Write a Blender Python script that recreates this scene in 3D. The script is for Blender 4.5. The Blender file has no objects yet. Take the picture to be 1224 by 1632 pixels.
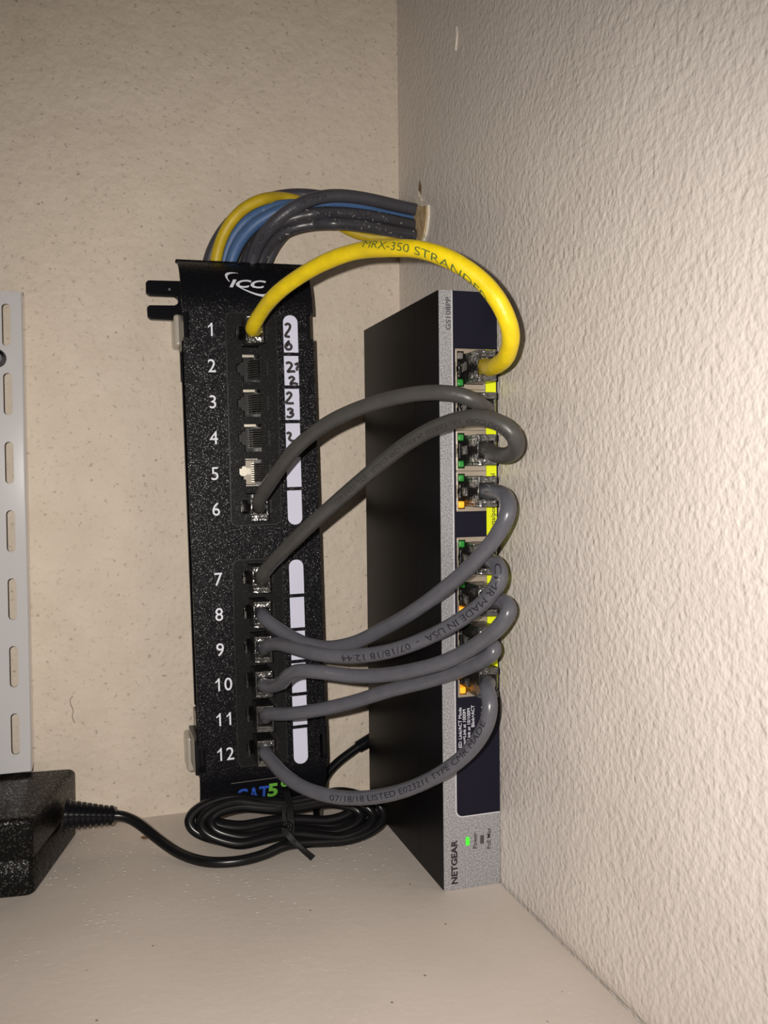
import bpy, bmesh, math, random
from mathutils import Vector, Matrix
random.seed(7)
PI = math.pi
MM = 0.001
SC = bpy.context.scene
COL = SC.collection

# ------------------------------------------------------------------ camera, light, exposure
CAM = (-152.63, -444.57, 164.33)
YAW, PITCH, ROLL, FPX = 0.3136, 0.0395, -0.0088, 1429.46
IW, IH = 1224.0, 1632.0

def cam_axes():
    f = Vector((math.sin(YAW) * math.cos(PITCH), math.cos(YAW) * math.cos(PITCH), -math.sin(PITCH)))
    r = Vector((math.cos(YAW), -math.sin(YAW), 0))
    u = r.cross(f)
    c, s = math.cos(ROLL), math.sin(ROLL)
    return c * r + s * u, -s * r + c * u, f
RT, UP, FW = cam_axes()
cd = bpy.data.cameras.new('camera')
cam = bpy.data.objects.new('camera', cd); COL.objects.link(cam)
cam.matrix_world = Matrix.Translation(Vector(CAM) * MM) @ Matrix((RT, UP, -FW)).transposed().to_4x4()
cd.sensor_fit = 'VERTICAL'; cd.sensor_height = 36.0; cd.lens = 36.0 * FPX / IH
cd.clip_start = 0.01; cd.clip_end = 20
SC.camera = cam

# the phone's own flash, a small lamp just beside the lens
ld = bpy.data.lights.new('phone_flash', 'SPOT')
ld.energy = 5.3; ld.shadow_soft_size = 0.0022; ld.color = (1.0, 0.935, 0.855)
ld.spot_size = math.radians(108); ld.spot_blend = 1.0
lo = bpy.data.objects.new('phone_flash', ld); COL.objects.link(lo)
lo.matrix_world = Matrix.Translation((Vector(CAM) - 17 * RT + 7 * UP) * MM) @ Matrix((RT, UP, -FW)).transposed().to_4x4() @ Matrix.Rotation(math.radians(-5), 4, 'X') @ Matrix.Rotation(math.radians(-2), 4, 'Y')

wd = bpy.data.worlds.new('dim_room'); SC.world = wd; wd.use_nodes = True
wd.node_tree.nodes['Background'].inputs[0].default_value = (1.0, 0.93, 0.86, 1)
wd.node_tree.nodes['Background'].inputs[1].default_value = 0.016
SC.view_settings.view_transform = 'Standard'; SC.view_settings.look = 'None'
SC.view_settings.exposure = 0.0; SC.view_settings.gamma = 1.0
SC.view_settings.use_curve_mapping = False

def at(px, py, Y):
    """point (mm) at depth plane Y of the place seen at that spot of the photo"""
    d = RT * ((px - IW / 2) / FPX) - UP * ((py - IH / 2) / FPX) + FW
    t = (Y - CAM[1]) / d.y
    return Vector(CAM) + d * t

# ------------------------------------------------------------------ materials
def mat(name, col, rough=0.5, metal=0.0, spec=0.5, emit=None, es=0.0, coat=0.0):
    m = bpy.data.materials.new(name); m.use_nodes = True
    b = m.node_tree.nodes['Principled BSDF']
    b.inputs['Base Color'].default_value = (*col, 1)
    b.inputs['Roughness'].default_value = rough
    b.inputs['Metallic'].default_value = metal
    b.inputs['Specular IOR Level'].default_value = spec
    b.inputs['Coat Weight'].default_value = coat
    if emit:
        b.inputs['Emission Color'].default_value = (*emit, 1)
        b.inputs['Emission Strength'].default_value = es
    return m

def nodes(m):
    return m.node_tree.nodes, m.node_tree.links, m.node_tree.nodes['Principled BSDF']

def tex(m, kind, scale, detail=2.0, rough=0.5):
    n, l, b = nodes(m)
    tc = next((x for x in n if x.type == 'TEX_COORD'), None) or n.new('ShaderNodeTexCoord')
    t = n.new('ShaderNodeTexNoise' if kind == 'noise' else 'ShaderNodeTexVoronoi')
    t.inputs['Scale'].default_value = scale
    if kind == 'noise':
        t.inputs['Detail'].default_value = detail; t.inputs['Roughness'].default_value = rough
    l.new(tc.outputs['Object'], t.inputs['Vector'])
    return t

def ramp(m, src, a, b_, ca, cb):
    n, l, b = nodes(m)
    r = n.new('ShaderNodeValToRGB')
    r.color_ramp.elements[0].position = a; r.color_ramp.elements[1].position = b_
    r.color_ramp.elements[0].color = ca if len(ca) == 4 else (*ca, 1)
    r.color_ramp.elements[1].color = cb if len(cb) == 4 else (*cb, 1)
    l.new(src, r.inputs[0]); return r.outputs[0]

def mixc(m, fac, a, b_, mode='MIX'):
    n, l, b = nodes(m)
    x = n.new('ShaderNodeMix'); x.data_type = 'RGBA'; x.blend_type = mode
    for i, v in ((0, fac), (6, a), (7, b_)):
        if hasattr(v, 'links'): l.new(v, x.inputs[i])
        elif i == 0: x.inputs[0].default_value = v
        else: x.inputs[i].default_value = (*v, 1)
    return x.outputs[2]

def bump(m, height, dist, strength=1.0, prev=None):
    n, l, b = nodes(m)
    k = n.new('ShaderNodeBump'); k.inputs['Distance'].default_value = dist
    k.inputs['Strength'].default_value = strength
    l.new(height, k.inputs['Height'])
    if prev: l.new(prev, k.inputs['Normal'])
    l.new(k.outputs[0], b.inputs['Normal']); return k.outputs[0]

def setc(m, c):
    n, l, b = nodes(m); l.new(c, b.inputs['Base Color'])

B3, W3 = (0, 0, 0), (1, 1, 1)
# smooth painted wall with small pits
M_WALLB = mat('pitted_beige_paint', (0.66, 0.575, 0.485), 0.62, spec=0.25)
t1 = tex(M_WALLB, 'noise', 60, 3); t2 = tex(M_WALLB, 'noise', 400, 3, 0.62); t3 = tex(M_WALLB, 'noise', 900, 2)
c = ramp(M_WALLB, t1.outputs[0], 0.3, 0.7, (0.64, 0.555, 0.462), (0.69, 0.605, 0.512))
pit = ramp(M_WALLB, t2.outputs[0], 0.635, 0.745, B3, W3)
c = mixc(M_WALLB, pit, c, (0.36, 0.305, 0.25)); setc(M_WALLB, c)
inv = ramp(M_WALLB, t2.outputs[0], 0.60, 0.72, W3, B3)
k = bump(M_WALLB, inv, 0.00030, 0.8)
k = bump(M_WALLB, tex(M_WALLB, 'noise', 210, 3).outputs[0], 0.0014, 0.7, k)
bump(M_WALLB, t3.outputs[0], 0.00012, 0.4, k)
# rough orange-peel wall
M_WALLR = mat('rough_stucco_paint', (0.64, 0.565, 0.50), 0.36, spec=0.5)
t1 = tex(M_WALLR, 'noise', 25, 3)
setc(M_WALLR, ramp(M_WALLR, t1.outputs[0], 0.3, 0.7, (0.645, 0.59, 0.555), (0.695, 0.64, 0.605)))
ta = tex(M_WALLR, 'noise', 470, 1.2, 0.4); tb = tex(M_WALLR, 'noise', 170, 2, 0.5); tcx = tex(M_WALLR, 'noise', 1100, 2)
ra = ramp(M_WALLR, ta.outputs[0], 0.44, 0.68, B3, W3)
k = bump(M_WALLR, ta.outputs[0], 0.00085, 0.75)
k = bump(M_WALLR, tb.outputs[0], 0.0007, 0.4, k)
bump(M_WALLR, tcx.outputs[0], 0.00012, 0.5, k)
# shelf board with dust grains
M_FLOOR = mat('dusty_shelf_paint', (0.55, 0.485, 0.43), 0.5, spec=0.35)
t1 = tex(M_FLOOR, 'noise', 18, 4); v1 = tex(M_FLOOR, 'voronoi', 330); v2 = tex(M_FLOOR, 'voronoi', 60); t2 = tex(M_FLOOR, 'noise', 14, 3, 0.6)
c = ramp(M_FLOOR, t1.outputs[0], 0.3, 0.7, (0.60, 0.535, 0.485), (0.655, 0.585, 0.53))
sp = ramp(M_FLOOR, v1.outputs['Distance'], 0.17, 0.27, W3, B3)
pt = ramp(M_FLOOR, t2.outputs[0], 0.40, 0.60, B3, W3)
n_, l_, b_ = nodes(M_FLOOR)
sx_ = n_.new('ShaderNodeSeparateXYZ'); l_.new(next(x for x in n_ if x.type == 'TEX_COORD').outputs['Object'], sx_.inputs[0])
yr = n_.new('ShaderNodeMapRange'); l_.new(sx_.outputs[1], yr.inputs[0])
yr.inputs[1].default_value = -0.125; yr.inputs[2].default_value = -0.07; yr.inputs[3].default_value = 0.12; yr.inputs[4].default_value = 1.0
m3 = n_.new('ShaderNodeMath'); m3.operation = 'MULTIPLY'; l_.new(pt, m3.inputs[0]); l_.new(yr.outputs[0], m3.inputs[1]); pt = m3.outputs[0]
vd = ramp(M_FLOOR, v1.outputs['Color'], 0.45, 0.55, B3, W3)
m4 = n_.new('ShaderNodeMath'); m4.operation = 'MULTIPLY'; l_.new(sp, m4.inputs[0]); l_.new(vd, m4.inputs[1]); sp = m4.outputs[0]
mu = n_.new('ShaderNodeMath'); mu.operation = 'MULTIPLY'; l_.new(sp, mu.inputs[0]); l_.new(pt, mu.inputs[1])
c = mixc(M_FLOOR, mu.outputs[0], c, (0.95, 0.93, 0.90))
dk = ramp(M_FLOOR, v2.outputs['Distance'], 0.022, 0.034, W3, B3)
c = mixc(M_FLOOR, dk, c, (0.22, 0.18, 0.14)); setc(M_FLOOR, c)
k = bump(M_FLOOR, mu.outputs[0], 0.0004, 0.7)
bump(M_FLOOR, tex(M_FLOOR, 'noise', 240, 3).outputs[0], 0.00025, 0.5, k)

def speckle(m, scale, dist, strength):
    v = tex(m, 'noise', scale, 2, 0.7); bump(m, v.outputs[0], dist, strength)

def sparkle(m, scale, lo_, hi, cut):
    """metal flake: a few cells of the coat are much shinier than the rest"""
    n, l, b = nodes(m); v = tex(m, 'voronoi', scale)
    sx = n.new('ShaderNodeSeparateColor'); l.new(v.outputs['Color'], sx.inputs[0])
    k = n.new('ShaderNodeMapRange'); l.new(sx.outputs[0], k.inputs[0])
    k.inputs[1].default_value = cut; k.inputs[2].default_value = cut + 0.04; k.inputs[3].default_value = lo_; k.inputs[4].default_value = hi
    l.new(k.outputs[0], b.inputs['Specular IOR Level'])
M_POWDER = mat('black_powder_coat', (0.006, 0.006, 0.008), 0.24); speckle(M_POWDER, 1900, 0.0003, 0.65); sparkle(M_POWDER, 3300, 0.06, 0.9, 0.88)
M_BLKMET = mat('black_casing_metal', (0.004, 0.004, 0.005), 0.36, spec=0.10); speckle(M_BLKMET, 3000, 0.0001, 0.3)
M_MODULE = mat('charcoal_module_plastic', (0.013, 0.013, 0.014), 0.3); speckle(M_MODULE, 1700, 0.0002, 0.4); sparkle(M_MODULE, 3300, 0.08, 0.5, 0.92)
M_BLKPL = mat('black_plastic', (0.006, 0.006, 0.008), 0.2, spec=0.16)
M_BRICK = mat('grained_black_plastic', (0.007, 0.007, 0.007), 0.3); speckle(M_BRICK, 1000, 0.0005, 0.6); sparkle(M_BRICK, 1700, 0.07, 0.8, 0.82)
M_EDGE = mat('matt_black_edge', (0.006, 0.006, 0.007), 0.8, spec=0.0)
M_TIE = mat('matt_black_tie', (0.008, 0.008, 0.009), 0.5, spec=0.15)
M_CORD = mat('black_rubber_cord', (0.007, 0.007, 0.008), 0.26, spec=0.28)
M_HOLE = mat('jack_interior', (0.012, 0.012, 0.013), 0.3, spec=0.5)
M_GOLD = mat('jack_contacts', (0.36, 0.33, 0.28), 0.3, metal=1.0)
M_STEEL = mat('tin_plated_steel', (0.72, 0.67, 0.58), 0.30, metal=1.0)
M_SHIELD = mat('jack_shield_metal', (0.40, 0.345, 0.275), 0.42, metal=0.6)
M_WHITE = mat('white_print', (0.74, 0.76, 0.86), 0.6)
M_LABEL = mat('white_label_paper', (0.69, 0.70, 0.87), 0.7, spec=0.2)
M_INK = mat('black_marker_ink', (0.012, 0.010, 0.014), 0.5)
M_BRACK = mat('white_bracket_plastic', (0.46, 0.42, 0.36), 0.2)
M_SILVER = mat('silver_bezel_paint', (0.33, 0.32, 0.31), 0.42, metal=0.35, spec=0.5)
n_, l_, b_ = nodes(M_SILVER)
t = tex(M_SILVER, 'noise', 1700, 1)
setc(M_SILVER, ramp(M_SILVER, t.outputs[0], 0.35, 0.75, (0.235, 0.238, 0.252), (0.52, 0.525, 0.555)))
bump(M_SILVER, t.outputs[0], 0.0002, 0.6)
M_LIP = mat('bright_bezel_edge', (0.62, 0.62, 0.66), 0.35, metal=0.3)
M_NAVY = mat('navy_front_panel', (0.008, 0.0075, 0.017), 0.55, spec=0.15)
M_LIME = mat('lime_stripe_print', (0.72, 0.80, 0.01), 0.55, spec=0.3)
M_LGREEN = mat('green_light_pipe', (0.02, 0.22, 0.03), 0.3, emit=(0.05, 0.6, 0.06), es=0.03)
M_LORANGE = mat('orange_light_pipe', (0.9, 0.36, 0.02), 0.3, emit=(1.0, 0.36, 0.02), es=0.75)
M_LGREY = mat('unlit_light_pipe', (0.16, 0.15, 0.14), 0.3)
M_PWR = mat('green_power_light', (0.05, 0.7, 0.03), 0.3, emit=(0.07, 0.85, 0.03), es=0.55)
M_DIM = mat('dark_indicator_window', (0.06, 0.055, 0.05), 0.3)
M_BLUEP = mat('blue_sticker_print', (0.03, 0.10, 0.52), 0.5)
M_GREENP = mat('green_sticker_print', (0.16, 0.48, 0.06), 0.5)
M_RAIL = mat('white_enamel_steel', (0.56, 0.555, 0.575), 0.13, spec=0.5)
M_SCREW = mat('screw_steel', (0.10, 0.10, 0.11), 0.25, metal=1.0)
M_TAN = mat('torn_drywall_paper', (0.55, 0.40, 0.22), 0.9, spec=0.1)
t = tex(M_TAN, 'noise', 260, 3); setc(M_TAN, ramp(M_TAN, t.outputs[0], 0.3, 0.7, (0.46, 0.32, 0.16), (0.68, 0.52, 0.33))); bump(M_TAN, t.outputs[0], 0.001, 0.7)
M_CHIP = mat('broken_paint_rim', (0.74, 0.68, 0.58), 0.8); bump(M_CHIP, tex(M_CHIP, 'noise', 300, 3).outputs[0], 0.001, 0.7)
M_STAIN = mat('brown_wall_stain', (0.22, 0.15, 0.08), 0.9, spec=0.1)
M_CRUMB = mat('brown_crumb', (0.13, 0.06, 0.02), 0.8)
M_HAIR = mat('dark_hair', (0.05, 0.035, 0.025), 0.6)
M_DRIP = mat('paint_drip', (0.74, 0.66, 0.58), 0.35)

def jacket_mat(name, col, rough, spec=0.5, wob=0.35, dust=0.0):
    m = mat(name, col, rough, spec=spec)
    t = tex(m, 'noise', 220, 3)
    k = ramp(m, t.outputs[0], 0.3, 0.75, tuple(x * 0.9 for x in col), tuple(min(1, x * 1.08) for x in col))
    if dust:
        d = tex(m, 'noise', 420, 4, 0.7)
        k = mixc(m, ramp(m, d.outputs[0], 0.63, 0.67, B3, W3), k, (0.5, 0.48, 0.45))
    setc(m, k); bump(m, t.outputs[0], 0.0006, wob)
    return m
M_YEL = jacket_mat('yellow_cable_jacket', (0.80, 0.60, 0.008), 0.42, wob=0.6)
M_YEL2 = jacket_mat('dull_yellow_jacket', (0.56, 0.40, 0.014), 0.45)
M_BLUE = jacket_mat('blue_cable_jacket', (0.062, 0.135, 0.30), 0.5)
M_GRYD = jacket_mat('dark_grey_jacket', (0.062, 0.060, 0.058), 0.40)
M_GRY = jacket_mat('blue_grey_jacket', (0.098, 0.100, 0.120), 0.31)
M_GRYB = jacket_mat('slate_grey_jacket', (0.058, 0.058, 0.072), 0.42)
M_GRYDUST = jacket_mat('dusty_slate_jacket', (0.046, 0.046, 0.056), 0.32, dust=1)
M_PRINT = mat('black_cable_print', (0.012, 0.012, 0.020), 0.5)
M_PRINTD = mat('grey_cable_print', (0.024, 0.023, 0.023), 0.5)
M_PRINTG = mat('green_cable_print', (0.10, 0.15, 0.03), 0.5)
WIRES = [mat('%s_wire' % n, c, 0.4) for n, c in (('orange', (0.6, 0.18, 0.03)), ('white', (0.5, 0.48, 0.45)), ('green', (0.04, 0.22, 0.06)), ('blue', (0.05, 0.1, 0.4)), ('brown', (0.2, 0.07, 0.03)), ('red', (0.5, 0.05, 0.03)))]

def clear_plastic():
    m = bpy.data.materials.new('clear_plug_plastic'); m.use_nodes = True
    n, l = m.node_tree.nodes, m.node_tree.links
    n.remove(n['Principled BSDF']); out = n['Material Output']
    tr = n.new('ShaderNodeBsdfTransparent'); tr.inputs[0].default_value = (0.90, 0.89, 0.88, 1)
    df = n.new('ShaderNodeBsdfDiffuse'); df.inputs[0].default_value = (0.30, 0.29, 0.28, 1)
    gl = n.new('ShaderNodeBsdfGlossy'); gl.inputs['Roughness'].default_value = 0.16
    mx = n.new('ShaderNodeMixShader'); mx.inputs[0].default_value = 0.06
    l.new(tr.outputs[0], mx.inputs[1]); l.new(df.outputs[0], mx.inputs[2])
    fr = n.new('ShaderNodeFresnel'); fr.inputs['IOR'].default_value = 1.9
    tc = n.new('ShaderNodeTexCoord'); ns = n.new('ShaderNodeTexNoise'); ns.inputs['Scale'].default_value = 450
    bp = n.new('ShaderNodeBump'); bp.inputs['Distance'].default_value = 0.0012; bp.inputs['Strength'].default_value = 0.6
    l.new(tc.outputs['Object'], ns.inputs['Vector']); l.new(ns.outputs[0], bp.inputs['Height'])
    l.new(bp.outputs[0], gl.inputs['Normal'])
    m2 = n.new('ShaderNodeMixShader')
    l.new(fr.outputs[0], m2.inputs[0]); l.new(mx.outputs[0], m2.inputs[1]); l.new(gl.outputs[0], m2.inputs[2])
    l.new(m2.outputs[0], out.inputs['Surface'])
    return m
M_CLEAR = clear_plastic()

# ------------------------------------------------------------------ object helpers (all lengths in mm)
def thing(name, label, cat, loc=(0, 0, 0), rot=(0, 0, 0), group=None):
    o = bpy.data.objects.new(name, None); COL.objects.link(o)
    o.empty_display_size = 0.01
    o.location = Vector(loc) * MM; o.rotation_euler = rot
    o['label'] = label; o['category'] = cat
    if group: o['group'] = group
    return o

def obj(name, bm, m, parent=None, smooth=False, origin=(0, 0, 0), bevel=0, label=None):
    """mesh object; vertices in mm relative to the parent's frame; origin is the object's own place in it"""
    og = Vector(origin)
    bmesh.ops.transform(bm, matrix=Matrix.Scale(MM, 4) @ Matrix.Translation(-og), verts=bm.verts)
    me = bpy.data.meshes.new(name); bm.to_mesh(me); bm.free()
    for x in (m if isinstance(m, (list, tuple)) else [m]): me.materials.append(x)
    if smooth:
        for p in me.polygons: p.use_smooth = True
    o = bpy.data.objects.new(name, me); COL.objects.link(o)
    o.location = og * MM
    if parent: o.parent = parent
    if bevel:
        b = o.modifiers.new('bevel', 'BEVEL'); b.width = bevel * MM; b.segments = 3
        b.limit_method = 'ANGLE'; b.angle_limit = math.radians(40)
        for p in me.polygons: p.use_smooth = True
        w = o.modifiers.new('normals', 'WEIGHTED_NORMAL'); w.keep_sharp = True
    if label: o['label'] = label
    return o

def tag(o, label, cat, group=None):
    o['label'] = label; o['category'] = cat
    if group: o['group'] = group
    return o

def bx(bm, x0, x1, y0, y1, z0, z1, mi=0):
    vs = [bm.verts.new((x, y, z)) for x in (x0, x1) for y in (y0, y1) for z in (z0, z1)]
    for q in ((0, 1, 3, 2), (4, 6, 7, 5), (0, 4, 5, 1), (2, 3, 7, 6), (0, 2, 6, 4), (1, 5, 7, 3)):
        f = bm.faces.new([vs[i] for i in q]); f.material_index = mi
    return vs

def box(*a): 
    bm = bmesh.new(); bx(bm, *a); return bm

def prism(bm, pts, f0, f1, mi=0):
    """closed polygon pts; f0/f1 map a 2-D point to the two 3-D ends"""
    a = [bm.verts.new(f0(*p)) for p in pts]; b = [bm.verts.new(f1(*p)) for p in pts]
    n = len(pts)
    fs = [bm.faces.new(a), bm.faces.new(b[::-1])]
    for i in range(n): fs.append(bm.faces.new((a[i], b[i], b[(i + 1) % n], a[(i + 1) % n])))
    for f in fs: f.material_index = mi

def xzplate(pts, y0, y1):
    bm = bmesh.new(); prism(bm, pts, lambda x, z: (x, y0, z), lambda x, z: (x, y1, z))
    bmesh.ops.recalc_face_normals(bm, faces=bm.faces); return bm

def holed(outer, holes, y0, y1, fy=None):
    """flat plate in x-z with holes, between y0 (front) and y1"""
    bm = bmesh.new()
    ends = []
    for y in (y0, y1):
        loops = []; edges = []
        for pts in [outer] + holes:
            vs = [bm.verts.new((p[0], y, p[1])) for p in pts]
            edges += [bm.edges.new((vs[i], vs[(i + 1) % len(vs)])) for i in range(len(vs))]
            loops.append(vs)
        bmesh.ops.triangle_fill(bm, use_beauty=True, use_dissolve=False, edges=edges)
        ends.append(loops)
    for la, lb in zip(*ends):
        n = len(la)
        for i in range(n): bm.faces.new((la[i], la[(i + 1) % n], lb[(i + 1) % n], lb[i]))
    bmesh.ops.recalc_face_normals(bm, faces=bm.faces)
    return bm

def rect(x0, x1, z0, z1): return [(x0, z0), (x1, z0), (x1, z1), (x0, z1)]
def rrect(x0, x1, z0, z1, r, corners=(1, 1, 1, 1), n=6):
    out = []
    for (cx, cz, a, on) in ((x0, z0, 180, corners[0]), (x1, z0, 270, corners[1]), (x1, z1, 0, corners[2]), (x0, z1, 90, corners[3])):
        if not on: out.append((cx, cz)); continue
        sx = cx + r if cx == x0 else cx - r; sz = cz + r if cz == z0 else cz - r
        for i in range(n + 1):
            t = math.radians(a + 90 * i / n); out.append((sx + r * math.cos(t), sz + r * math.sin(t)))
    return out

def cyl(bm, p0, p1, r0, r1=None, n=20, mi=0):
    r1 = r0 if r1 is None else r1
    p0, p1 = Vector(p0), Vector(p1); d = (p1 - p0).normalized()
    a = d.orthogonal().normalized(); b = d.cross(a)
    ra = [bm.verts.new(p0 + r0 * (a * math.cos(2 * PI * i / n) + b * math.sin(2 * PI * i / n))) for i in range(n)]
    rb = [bm.verts.new(p1 + r1 * (a * math.cos(2 * PI * i / n) + b * math.sin(2 * PI * i / n))) for i in range(n)]
    fs = [bm.faces.new(ra[::-1]), bm.faces.new(rb)]
    for i in range(n): fs.append(bm.faces.new((ra[i], ra[(i + 1) % n], rb[(i + 1) % n], rb[i])))
    for f in fs: f.material_index = mi

# ---- text as mesh
_tc = {}
def text_mesh(s, size, bold=0.0, shear=0.0, sx=1.0, align='LEFT'):
    key = (s, size, bold, shear, sx, align)
    if key not in _tc:
        cu = bpy.data.curves.new('lettering', 'FONT'); cu.body = s; cu.size = size; cu.offset = bold; cu.shear = shear
        cu.align_x = align; cu.resolution_u = 3
        o = bpy.data.objects.new('lettering', cu); COL.objects.link(o)
        dg = bpy.context.evaluated_depsgraph_get(); dg.update()
        me = o.evaluated_get(dg).to_mesh()
        _tc[key] = ([(v.co.x * sx, v.co.y) for v in me.vertices], [list(p.vertices) for p in me.polygons])
        o.evaluated_get(dg).to_mesh_clear()
        bpy.data.objects.remove(o); bpy.data.curves.remove(cu)
    return _tc[key]

def fine(tm, e=0.35):
    """the same lettering cut into short pieces, so that it can bend round a cable"""
    bm = bmesh.new(); vs = [bm.verts.new((x, y, 0)) for x, y in tm[0]]
    for p in tm[1]:
        try: bm.faces.new([vs[i] for i in p])
        except ValueError: pass
    bmesh.ops.triangulate(bm, faces=bm.faces)
    for _ in range(4):
        long_ = [d for d in bm.edges if d.calc_length() > e]
        if not long_: break
        bmesh.ops.subdivide_edges(bm, edges=long_, cuts=1); bmesh.ops.triangulate(bm, faces=bm.faces)
    bm.verts.index_update()
    out = ([(v.co.x, v.co.y) for v in bm.verts], [[v.index for v in f.verts] for f in bm.faces]); bm.free()
    return out

def text_bm(bm, tm, f, mi=0):
    vs = [bm.verts.new(f(x, y)) for x, y in tm[0]]
    for p in tm[1]:
        try: bm.faces.new([vs[i] for i in p]).material_index = mi
        except ValueError: pass

# ---- cables
def spline(pts, step=0.8, smooth=6):
    P = [Vector(p) for p in pts]
    P = [P[0] * 2 - P[1]] + P + [P[-1] * 2 - P[-2]]
    out = []
    for i in range(1, len(P) - 2):
        p0, p1, p2, p3 = P[i - 1:i + 3]
        t0 = 0; t1 = t0 + max(1e-3, (p1 - p0).length) ** .5; t2 = t1 + max(1e-3, (p2 - p1).length) ** .5; t3 = t2 + max(1e-3, (p3 - p2).length) ** .5
        n = max(2, int((p2 - p1).length / step))
        for j in range(n):
            t = t1 + (t2 - t1) * j / n
            a1 = p0 * ((t1 - t) / (t1 - t0)) + p1 * ((t - t0) / (t1 - t0))
            a2 = p1 * ((t2 - t) / (t2 - t1)) + p2 * ((t - t1) / (t2 - t1))
            a3 = p2 * ((t3 - t) / (t3 - t2)) + p3 * ((t - t2) / (t3 - t2))
            b1 = a1 * ((t2 - t) / (t2 - t0)) + a2 * ((t - t0) / (t2 - t0))
            b2 = a2 * ((t3 - t) / (t3 - t1)) + a3 * ((t - t1) / (t3 - t1))
            out.append(b1 * ((t2 - t) / (t2 - t1)) + b2 * ((t - t1) / (t2 - t1)))
    out.append(P[-2].copy())
    for _ in range(smooth):
        q = [out[0]] + [(out[i - 1] + out[i] * 2 + out[i + 1]) / 4 for i in range(1, len(out) - 1)] + [out[-1]]
        out = q
    # even spacing
    S = [0]
    for a, b in zip(out, out[1:]): S.append(S[-1] + (b - a).length)
    n = int(S[-1] / step); res = []; k = 0
    for i in range(n + 1):
        s = S[-1] * i / n
        while k < len(S) - 2 and S[k + 1] < s: k += 1
        u = (s - S[k]) / max(1e-9, S[k + 1] - S[k]); res.append(out[k].lerp(out[k + 1], min(1, u)))
    return res

def frames(P):
    T = [(P[min(i + 1, len(P) - 1)] - P[max(i - 1, 0)]).normalized() for i in range(len(P))]
    n = T[0].orthogonal().normalized(); N = []
    for t in T:
        n = (n - t * n.dot(t)).normalized(); N.append(n)
    return T, N

def tube(P, r, sides=20, wob=0.0, seed=0):
    bm = bmesh.new(); T, N = frames(P); rings = []
    rnd = random.Random(seed); ph = rnd.random() * 6
    for i, (p, t, n) in enumerate(zip(P, T, N)):
        b = t.cross(n); ring = []
        for j in range(sides):
            a = 2 * PI * j / sides
            rr = r * (1 + wob * (math.sin(2 * a + i * 0.16 + ph) * 0.6 + math.sin(i * 0.23 + ph * 2) * 0.4 + math.sin(3 * a - i * 0.11) * 0.35))
            ring.append(bm.verts.new(p + (n * math.cos(a) + b * math.sin(a)) * rr))
        rings.append(ring)
    for A, B in zip(rings, rings[1:]):
        for j in range(sides): bm.faces.new((A[j], A[(j + 1) % sides], B[(j + 1) % sides], B[j]))
    bm.faces.new(rings[0][::-1]); bm.faces.new(rings[-1])
    bmesh.ops.recalc_face_normals(bm, faces=bm.faces)
    return bm

def nearest(P, px, py):
    best = None
    for i, p in enumerate(P):
        d = p - Vector(CAM); z = d.dot(FW)
        x = IW / 2 + FPX * d.dot(RT) / z; y = IH / 2 - FPX * d.dot(UP) / z
        e = (x - px) ** 2 + (y - py) ** 2
        if best is None or e < best[0]: best = (e, i)
    return best[1]

def cable_print(bm, P, r, s, size, i0, reverse=False, phi0=0.0, sx=1.0, bold=0.0, tw=0.0):
    """lettering wrapped round a cable, beginning at sample i0 and facing the room there"""
    Q = P[::-1] if reverse else P
    k0 = len(P) - 1 - i0 if reverse else i0
    T, N = frames(Q)
    tm = text_mesh(s, size, bold, 0, sx)
    step = (Q[1] - Q[0]).length
    wid = max(v[0] for v in tm[0]); km = min(len(Q) - 1, int(k0 + wid / 2 / step))
    view = (Vector(CAM) - Q[km]); view = (view - T[km] * view.dot(T[km])).normalized()
    b = T[km].cross(N[km]); base = math.atan2(view.dot(b), view.dot(N[km]))
    # text up = view x T
    upd = view.cross(T[km]); sgn = 1 if upd.dot(-N[km] * math.sin(base) + b * math.cos(base)) > 0 else -1
    def f(x, y):
        u = k0 + x / step; i = min(len(Q) - 2, max(0, int(u))); w = u - i
        p = Q[i].lerp(Q[i + 1], w); n = N[i].lerp(N[i + 1], w).normalized(); t = T[i].lerp(T[i + 1], w).normalized()
        a = base + sgn * (phi0 + tw * x + (y - size * 0.35) / r)
        return p + (n * math.cos(a) + t.cross(n) * math.sin(a)) * (r + 0.09)
    text_bm(bm, fine(tm), f)

# ------------------------------------------------------------------ the room: two walls and the shelf they stand on
def struct(name, bm, m, **k):
    o = obj(name, bm, m, **k); o['kind'] = 'structure'; return o
WX = 1.0
struct('wall_back', box(-480, WX + 60, 0, 60, -20, 620), M_WALLB)
struct('floor', box(-480, 0.2, -420, 0, -18, 0), M_FLOOR)
# right wall with the ragged cable hole in it
HC = (-19.5, 288.5)
rh = random.Random(3)
hole = [(HC[0] + (8.6 + rh.uniform(-1.5, 1.5)) * math.cos(2 * PI * i / 18), HC[1] + (9.5 + rh.uniform(-1.2, 1.2)) * math.sin(2 * PI * i / 18)) for i in range(18)]
bm = holed(rect(-700, 0, -20, 620), [hole], 0, 12)
bmesh.ops.transform(bm, matrix=Matrix(((0, 1, 0, WX), (1, 0, 0, 0), (0, 0, 1, 0), (0, 0, 0, 1))), verts=bm.verts)
bx(bm, WX + 45, WX + 60, -700, 0, -20, 620)
bmesh.ops.recalc_face_normals(bm, faces=bm.faces)
wr = struct('wall_right', bm, M_WALLR)

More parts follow.
